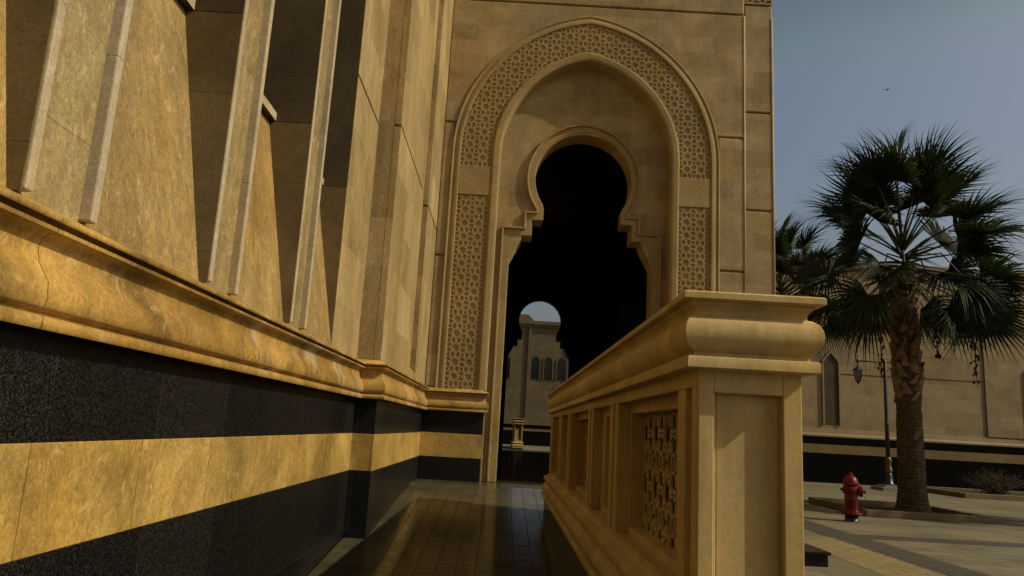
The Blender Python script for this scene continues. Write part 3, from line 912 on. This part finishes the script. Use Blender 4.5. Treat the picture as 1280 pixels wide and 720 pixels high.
def make_palm(label, loc, seed, trunk_h, r0, crown_r, group, n_fronds=44, boots=True, parts=True):
    rg = random.Random(seed)
    p = thing('palm_tree', label, 'palm tree', loc, group, world=False)
    prof = []
    nz = int(trunk_h / .045)
    for i in range(nz + 1):
        z = trunk_h * i / nz
        t = z / trunk_h
        r = r0 * (.74 + .30 * math.exp(-z / .35) + .06 * math.exp(-((z - 1.4) / 1.2) ** 2) - .10 * t)
        r *= 1 + (.018 if i % 2 else -.012) + rg.uniform(-.006, .006)
        prof.append((r, z))
    tr = MB().lathe(prof, seg=24, smooth=False)
    tr.v = [(x + rg.uniform(-.012, .012), y + rg.uniform(-.012, .012), z + rg.uniform(-.01, .01)) for x, y, z in tr.v]
    tr = tr.build('trunk', M['bark'], p)
    # old leaf bases on the upper trunk
    if boots:
        bt = MB()
        z = trunk_h - 3.4; k = 0
        while z < trunk_h - .1:
            a = k * 2.399 + rg.uniform(-.2, .2)
            r = r0 * .70
            d = Vector((math.cos(a), math.sin(a), 0)); s = Vector((-math.sin(a), math.cos(a), 0))
            out = rg.uniform(.03, .10); L = rg.uniform(.22, .42); wd = rg.uniform(.07, .11)
            lean = rg.choice((-1, 1)) * rg.uniform(.05, .16)
            b = d * (r - .03) + Vector((0, 0, z))
            rings = []
            for t, ww, th in ((0, 1.5, .05), (.5, .9, .04), (1, .6, .02)):
                c = b + d * (out * t + .02) + s * lean * t + Vector((0, 0, L * t))
                rings.append([c - s * wd * ww - d * th, c + s * wd * ww - d * th, c + s * wd * ww * .8 + d * th, c - s * wd * ww * .8 + d * th])
            bt.loft(rings, True, False, True)
            z += .034; k += 1
        bt.build('leaf_bases', M['boot'], tr)
    ctr = Vector((0, 0, trunk_h + .25))
    for i in range(n_fronds):
        t = (i + .5) / n_fronds
        el = 84 - 130 * t ** .97 + rg.uniform(-15, 15)
        az = i * 137.508 + rg.uniform(-14, 14)
        dry = el < -48
        Lp = crown_r * rg.uniform(.42, .62) * (1.0 if el > -30 else .8)
        Bl = crown_r * rg.uniform(.39, .46)
        pet, fan = frond_mesh(rg, Lp, Bl, R(rg.uniform(88, 118)), rg.uniform(.25, .6) + (.25 if el < 10 else 0))
        rot = Euler((R(rg.gauss(0, 42)), R(-el), R(az)), 'XYZ').to_matrix()
        off = ctr + Vector((0, 0, .55 * (el / 80)))
        fo = MB()
        fo.add([rot @ Vector(v) + off for v in fan.v], fan.f)
        fo = fo.build('dry_frond' if dry else 'frond', M['dry_frond'] if dry else M['frond'], p, fix=False)
        pe = MB(); pe.add([rot @ Vector(v) + off for v in pet.v], pet.f, True)
        pe.build('stalk', M['dry_frond'] if dry else M['petiole'], fo)
    for az, dist, dl in () if n_fronds == 40 else ((200, .85, 3.1), (245, 1.0, 2.6), (-35, 1.5, 3.2), (20, 1.1, 2.4)):
        fs = MB()
        d = Vector((math.cos(R(az)), math.sin(R(az)), 0))
        pts = [ctr + Vector((0, 0, .2)), ctr + d * dist * .6 + Vector((0, 0, .25)), ctr + d * dist * .95 + Vector((0, 0, -.5)), ctr + d * dist + Vector((0, 0, -dl * .6)), ctr + d * dist * 1.02 + Vector((0, 0, -dl))]
        fs.tube(pts, [.025, .022, .02, .015, .008], 5)
        for q in range(46):
            t = rg.uniform(.35, 1)
            c = ctr + d * dist + Vector((rg.gauss(0, .04), rg.gauss(0, .04), -dl * t))
            s = rg.uniform(.015, .04)
            fs.add([c + Vector((s, 0, -s)), c + Vector((-s, .4 * s, 0)), c + Vector((0, -s, s)), c + Vector((.3 * s, s, -2.2 * s))], [(0, 1, 2), (0, 2, 3), (0, 3, 1), (1, 3, 2)])
        fs.build('fruit_stalk', M['dry_frond'], p)
    return p
make_palm('fan palm with thick brown trunk and shaggy dark crown beside the red hydrant', (10.35, 19.15, ZP + .03), 11, 6.05, .40, 3.45, 'fan palms in the court', 45)
make_palm('fan palm half hidden behind the gatehouse corner, only its crown showing', (8.75, 23.6, ZP), 5, 5.75, .4, 2.65, 'fan palms in the court', 40)
make_palm('fan palm out by the court edge whose crown shades the paving near the hydrant', (17.2, 17.2, ZP), 23, 6.4, .42, 3.0, 'fan palms in the court', 40)

# planters
pk = thing('palm_planter', 'square stone kerb around the palm trunk next to the red hydrant', 'planter', (9.8, 19.2, ZP))
kx0, kx1, ky0, ky1 = 8.35, 11.2, 17.4, 20.7
MB().box(kx0, kx1, ky0, ky0 + .16, ZP, ZP + .15).box(kx0, kx1, ky1 - .16, ky1, ZP, ZP + .15).box(kx0, kx0 + .16, ky0 + .161, ky1 - .161, ZP, ZP + .15).box(kx1 - .16, kx1, ky0 + .161, ky1 - .161, ZP, ZP + .15).build('kerb', M['kerb'], pk, .012)
MB().box(kx0 + .1, kx1 - .1, ky0 + .1, ky1 - .1, ZP, ZP + .06).build('soil', M['soil'], pk)
pk2 = thing('shrub_planter', 'long low stone kerb planter holding a dry shrub near the court wall', 'planter', (21, 28.6, ZP))
MB().box(16.4, 27, 26.9, 27.1, ZP, ZP + .17).box(16.4, 16.6, 27.101, 30.4, ZP, ZP + .17).box(16.4, 27, 30.401, 30.6, ZP, ZP + .17).box(26.8, 27, 27.101, 30.4, ZP, ZP + .17).build('kerb', M['kerb'], pk2, .012)
MB().box(16.5, 26.9, 27, 30.5, ZP, ZP + .09).build('soil', M['soil'], pk2)
sh = thing('dry_shrub', 'low dry twiggy shrub in the long kerb planter by the wall', 'shrub', (18.3, 28.2, ZP + .08), world=False)
rg = random.Random(3)
tw, lf = MB(), MB()
for k in range(150):
    a = rg.uniform(0, 2 * math.pi); sp = rg.uniform(.1, 1.15); hh = rg.uniform(.45, .95) * (1.1 - .35 * sp)
    b0 = Vector((rg.gauss(0, .22), rg.gauss(0, .2), 0)); e = b0 + Vector((math.cos(a) * sp * 1.1, math.sin(a) * sp * .7, hh))
    tw.tube([b0, (b0 + e) / 2 + Vector((0, 0, .1)), e], [.008, .006, .003], 3)
    for q in range(16):
        c = b0.lerp(e, rg.uniform(.35, 1.05)) + Vector((rg.gauss(0, .05), rg.gauss(0, .05), rg.gauss(.03, .05)))
        d1 = Vector((rg.gauss(0, 1), rg.gauss(0, 1), rg.gauss(.4, 1))).normalized() * rg.uniform(.03, .07); d2 = d1.cross(Vector((rg.gauss(0, 1), rg.gauss(0, 1), 1))).normalized() * .012
        lf.add([c, c + d1 * .5 + d2, c + d1, c + d1 * .5 - d2], [(0, 1, 2, 3)])
tw.build('twigs', M['bark'], sh); lf.build('leaves', M['shrub'], sh, fix=False)

# ================================================================== FIRE HYDRANT
hy = thing('fire_hydrant', 'glossy red fire hydrant with black foot standing on the court paving', 'fire hydrant', (7.38, 16.05, ZP), world=False)
hy.rotation_euler = (0, 0, R(-22))
MB().lathe([(.145, 0), (.145, .02), (.135, .03), (.13, .14)], seg=20).build('foot', M['metal_black'], hy)
fl = MB().lathe([(.10, .14), (.205, .142), (.21, .15), (.21, .18), (.205, .186), (.15, .19), (.14, .215), (.128, .23)], seg=24)
for k in range(8):
    a = 2 * math.pi * k / 8
    fl.lathe([(.018, .186), (.018, .207), (.01, .212)], (.178 * math.cos(a), .178 * math.sin(a), 0), 6, False)
fl.build('flange', M['red'], hy)
MB().lathe([(.128, .22), (.128, .44), (.136, .45), (.136, .475), (.128, .485), (.13, .60), (.145, .63), (.15, .67), (.14, .72), (.125, .74)], seg=24).build('barrel', M['red'], hy).modifiers.new("s", 'EDGE_SPLIT').split_angle = R(40)
bn = MB().lathe([(.12, .735), (.175, .745), (.182, .755), (.182, .775), (.172, .785), (.15, .79), (.142, .83), (.12, .88), (.085, .92), (.05, .94), (.04, .945), (.036, .97), (.03, 1.0), (.008, 1.01)], seg=24)
for k in range(6):
    a = 2 * math.pi * k / 6
    bn.lathe([(.016, .785), (.016, .80)], (.16 * math.cos(a), .16 * math.sin(a), 0), 6, False)
bn.build('bonnet', M['red'], hy).modifiers.new("s", 'EDGE_SPLIT').split_angle = R(40)
def nozzle(axis, s, r, L, z):
    m = MB().lathe([(r, s * .08), (r, s * (.10 + L * .45)), (r * 1.28, s * (.105 + L * .45)), (r * 1.3, s * (.12 + L * .7)), (r * 1.22, s * (.12 + L)), (r * .55, s * (.135 + L)), (r * .36, s * (.14 + L)), (r * .33, s * (.18 + L)), (r * .1, s * (.185 + L))], (0, 0, z), 16, True, axis)
    o_ = m.build('nozzle', M['red'], hy); o_.modifiers.new("s", 'EDGE_SPLIT').split_angle = R(40)
nozzle('x', 1, .085, .10, .62); nozzle('y', -1, .062, .06, .64); nozzle('x', -1, .058, .03, .64)
ch = MB()
for k in range(13):
    t = k / 12
    c = Vector((.15 + .12 * t, -.10 - .02 * t, .30 + .28 * t - .12 * math.sin(math.pi * t)))
    ch.lathe([(.004, -.012), (.011, -.008), (.011, .008), (.004, .012)], c, 6)
ch.build('chain', M['metal_black'], hy)

# ================================================================== STREET LAMPS
def make_lamp(label, loc):
    p = thing('street_lamp', label, 'street lamp', loc, 'double armed street lamps', world=False)
    MB().box(-.48, .48, -.48, .48, 0, .13).box(-.30, .30, -.30, .30, .13, .2).build('plinth', M['concrete'], p, .012)
    MB().lathe([(.20, .2), (.19, .26), (.15, .29), (.14, .5), (.12, .6), (.10, .66)], seg=10).build('pedestal', M['metal_black'], p)
    MB().lathe([(.10, .66), (.135, .70), (.14, .76), (.115, .82), (.10, 1.0), (.12, 1.08), (.125, 1.14), (.09, 1.22), (.075, 1.26)], seg=14).build('collar', M['brass'], p)
    MB().lathe([(.082, 1.2), (.074, 2.5), (.062, 4.92), (.04, 4.96), (.02, 5.02)], seg=12).build('pole', M['metal_black'], p)
    MB().lathe([(.06, 2.44), (.085, 2.49), (.088, 2.56), (.065, 2.62), (.08, 2.7), (.06, 2.76)], seg=12).build('collar', M['brass'], p)
    ar = MB().tube([(-1.12, 0, 4.88), (-.5, 0, 4.88), (.5, 0, 4.88), (1.12, 0, 4.88)], .028, 8)
    for s in (-1, 1):
        ar.tube([(s * .05, 0, 4.55), (s * .22, 0, 4.62), (s * .34, 0, 4.78), (s * .36, 0, 4.87)], .016, 6)
        ar.lathe([(.05, 4.80), (.06, 4.84), (.06, 4.92), (.045, 4.96), (.02, 5.0), (.026, 5.05), (.01, 5.12), (.003, 5.2)], (s * 1.06, 0, 0), 8)
    ar.build('arm', M['metal_black'], p)
    for s in (-1, 1):
        c = (s * 1.06, 0, 0)
        ln = MB().lathe([(.02, 4.82), (.03, 4.74), (.05, 4.70), (.04, 4.67), (.09, 4.62), (.20, 4.54), (.215, 4.51), (.20, 4.49)], c, 6, False)
        ln.lathe([(.11, 4.12), (.115, 4.09), (.07, 4.05), (.03, 3.99), (.012, 3.95)], c, 6, False)
        for k in range(6):
            a = 2 * math.pi * k / 6
            ln.tube([(c[0] + .185 * math.cos(a), .185 * math.sin(a), 4.5), (c[0] + .105 * math.cos(a), .105 * math.sin(a), 4.11)], .012, 4)
        lo_ = ln.build('lantern', M['metal_black'], p)
        MB().lathe([(.10, 4.12), (.172, 4.49)], c, 6, False).build('glass', M['lantern_glass'], lo_)
    return p
lp = make_lamp('black iron street lamp with hanging lanterns and brass collars behind the palm trunk', (14.85, 29.1, ZP))
l2 = copy_tree(lp); l2.location = (4.85, 61, ZP)
l2['label'] = 'black street lamp seen far away through the doorway, one lantern showing above the parapet'

# ================================================================== BIRD
bd = MB()
bd.lathe([(.005, -.16), (.04, -.10), (.055, 0), (.04, .10), (.025, .14), (.01, .19)], seg=8, axis='x')
for s in (-1, 1):
    bd.loft([[(-.06, s * .03, .02), (.07, s * .03, .025)], [(-.08, s * .2, .10), (.03, s * .2, .11)], [(-.12, s * .36, .07), (-.07, s * .37, .075)]])
b = bd.build('bird', M['bird'])
b.location = (32.0, 60.5, 31.0); b.rotation_euler = (0, 0, R(40))
tag(b, 'tiny dark bird flying in the sky above the palm', 'bird')
